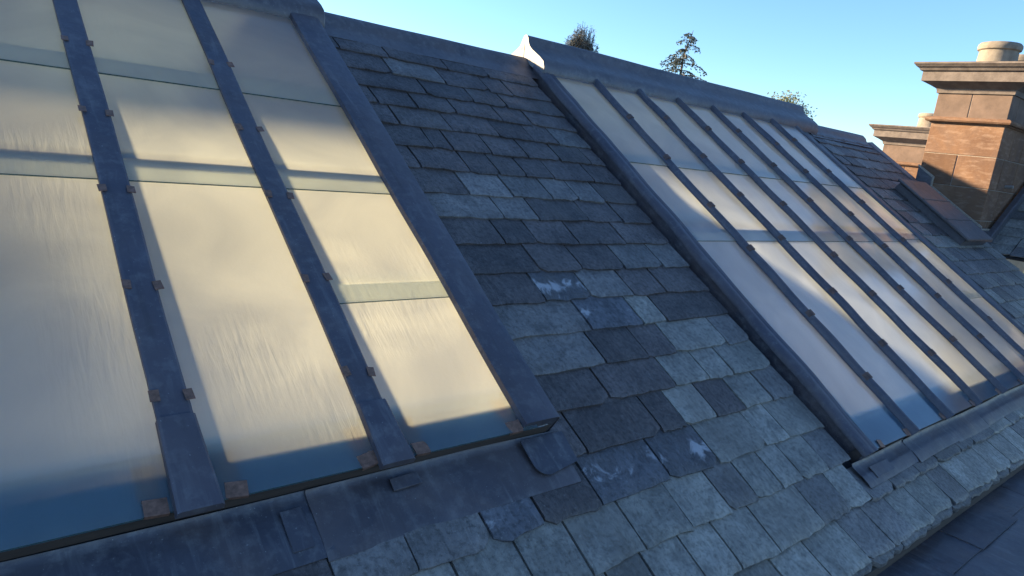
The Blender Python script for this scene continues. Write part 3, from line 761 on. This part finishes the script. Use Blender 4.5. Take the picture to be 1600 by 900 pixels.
def at_px(px_, py_, dist):
    d = right * ((px_ - 800) / 1076.43) + down * ((py_ - 450) / 1076.43) + fwd
    h = Vector((d.x, d.y)).length
    return CAM + d * (dist / h)
def tri_leaf(mb, p, size, up=None):
    a = Vector((random.gauss(0, 1), random.gauss(0, 1), random.gauss(0, 1))).normalized()
    b = a.orthogonal().normalized(); q = random.uniform(0, 6.28); c2 = a.cross(b); b = b * math.cos(q) + c2 * math.sin(q); c2 = a.cross(b)
    s = size * random.uniform(.6, 1.4)
    mb.poly([p - b * s, p + c2 * s * .45, p + b * s, p - c2 * s * .45])
def bare_tree(top, width, label):
    base = Vector((top.x, top.y, 0)); t = empty('bare_tree', base); tag(t, label, 'tree', 'trees beyond the ridge')
    H = top.z; mb = MB(); lf = MB()
    mb.tube((0, 0, 0), (0, 0, H * .6), .35, .2, 9); mb.tube((0, 0, H * .6), (0, 0, H - 5), .2, .12, 7)
    c = Vector((0, 0, H - 2.9))
    for i in range(760):
        an = random.uniform(0, 6.28); ph = math.asin(random.uniform(-.75, 1)); q = random.uniform(.55, 1.0) * (1 + .16 * noise.noise(Vector((an * 2, ph * 3, 1))))
        e = c + Vector((math.cos(an) * math.cos(ph) * width, math.sin(an) * math.cos(ph) * width, math.sin(ph) * 2.9)) * q
        b = Vector((e.x * .15, e.y * .15, min(H - 5.5, e.z - 2.0) + random.uniform(-1, .5)))
        m1 = b.lerp(e, .5) + Vector((e.x * .22, e.y * .22, 0)) + Vector((random.gauss(0, .12), random.gauss(0, .12), 0))
        mb.tube(b, m1, .045, .03, 3); mb.tube(m1, e, .03, .012, 3)
        for _ in range(26):
            u = random.uniform(.25, 1.02); p = m1.lerp(e, u) + Vector((random.gauss(0, .10), random.gauss(0, .10), random.gauss(0, .12)))
            d = Vector((random.gauss(0, .8), random.gauss(0, .8), .7)).normalized(); r_ = d.orthogonal().normalized(); l_ = random.uniform(.10, .26)
            lf.poly([p - d * l_, p + r_ * .022, p + d * l_, p - r_ * .022])
    mb.build('trunk', M_BARK, t); lf.build('crown', M_TWIG, t); return t
def conifer(top, label, spread=2.6):
    base = Vector((top.x, top.y, 0)); t = empty('conifer_tree', base); tag(t, label, 'tree', 'trees beyond the ridge')
    H = top.z; mb = MB(); lf = MB(); mb.tube((0, 0, 0), (0.0, 0, H * .9), .4, .07, 8); mb.tube((0, 0, H * .9), (.45, -.15, H), .07, .02, 6)
    z = H - .25; i = 0
    while z > H * .25:
        dd = H - z; n = 2 if dd < 1.5 else 3
        for _ in range(n):
            an = random.uniform(0, 6.28); Lb = min(spread, .35 + dd * .62) * random.uniform(.45, 1.15)
            p = Vector((.45 * max(0, 1 - dd / 2), 0, z)); pts = [p]
            for s in range(1, 6):
                u = s / 5; pts.append(p + Vector((math.cos(an) * Lb * u, math.sin(an) * Lb * u, Lb * (.28 * u - .55 * u * u))))
            for a, b in zip(pts, pts[1:]): mb.tube(a, b, .035, .025, 3)
            for s in range(int(18 + Lb * 34)):
                u = random.random() ** .8; k = min(4, int(u * 5)); q = pts[k].lerp(pts[k + 1], u * 5 - k)
                q = q + Vector((random.gauss(0, .10), random.gauss(0, .10), -abs(random.gauss(0, .14))))
                tri_leaf(lf, q, .10)
        z -= random.uniform(.22, .5)
    mb.build('trunk', M_BARK, t); lf.build('crown', M_NEEDLE, t); return t
def leafy(top, width, label, mat=M_YLEAF, n=16000, group='trees beyond the ridge', ls=.11):
    base = Vector((top.x, top.y, 0)); t = empty('leafy_tree', base); tag(t, label, 'tree', group)
    H = top.z; mb = MB(); lf = MB(); mb.tube((0, 0, 0), (0, 0, H * .6), .35, .2, 8); cl = []
    for i in range(60):
        an = random.uniform(0, 6.28); u = random.random(); rr_ = width * math.sqrt(random.random()) * (1 - .55 * u)
        c2 = Vector((math.cos(an) * rr_, math.sin(an) * rr_, H * (.62 + .34 * u))); cl.append(c2)
        mb.tube((0, 0, H * random.uniform(.35, .6)), c2, .05, .015, 4)
    cl.append(Vector((0, 0, H - .35)))
    for i in range(n):
        c2 = random.choice(cl); q = c2 + Vector((random.gauss(0, .5), random.gauss(0, .5), random.gauss(0, .26)))
        tri_leaf(lf, q, ls)
    mb.build('trunk', M_BARK, t); lf.build('crown', mat, t); return t
bare_tree(at_px(912, 36, 60), 1.62, 'round bare twiggy treetop above the ridge cap, leftmost of the three trees')
conifer(at_px(1075, 46, 55), 'sparse dark conifer with drooping branches and a leaning tip above the ridge')
leafy(at_px(1232, 147, 60), 2.7, 'pale green young leafed treetop peeping over the end of the ridge cap')
for (x, y, h, wd, n_, lb) in ((-6.25, 11.5, 15.2, 1.3, 4200, 'tall loose leafy tree added out of view to shade the left rooflight'),
                              (.4, 12.2, 13.0, .8, 1500, 'low sparse leafy tree added out of view to shade the long rooflight')):
    leafy(Vector((x, y, h)), wd, lb, M_YLEAF, n_, 'added shade trees', .17)  # trees added out of view to dapple shade onto the glass
print('tris', sum(len(o.data.polygons) for o in bpy.data.objects if o.type == 'MESH'))
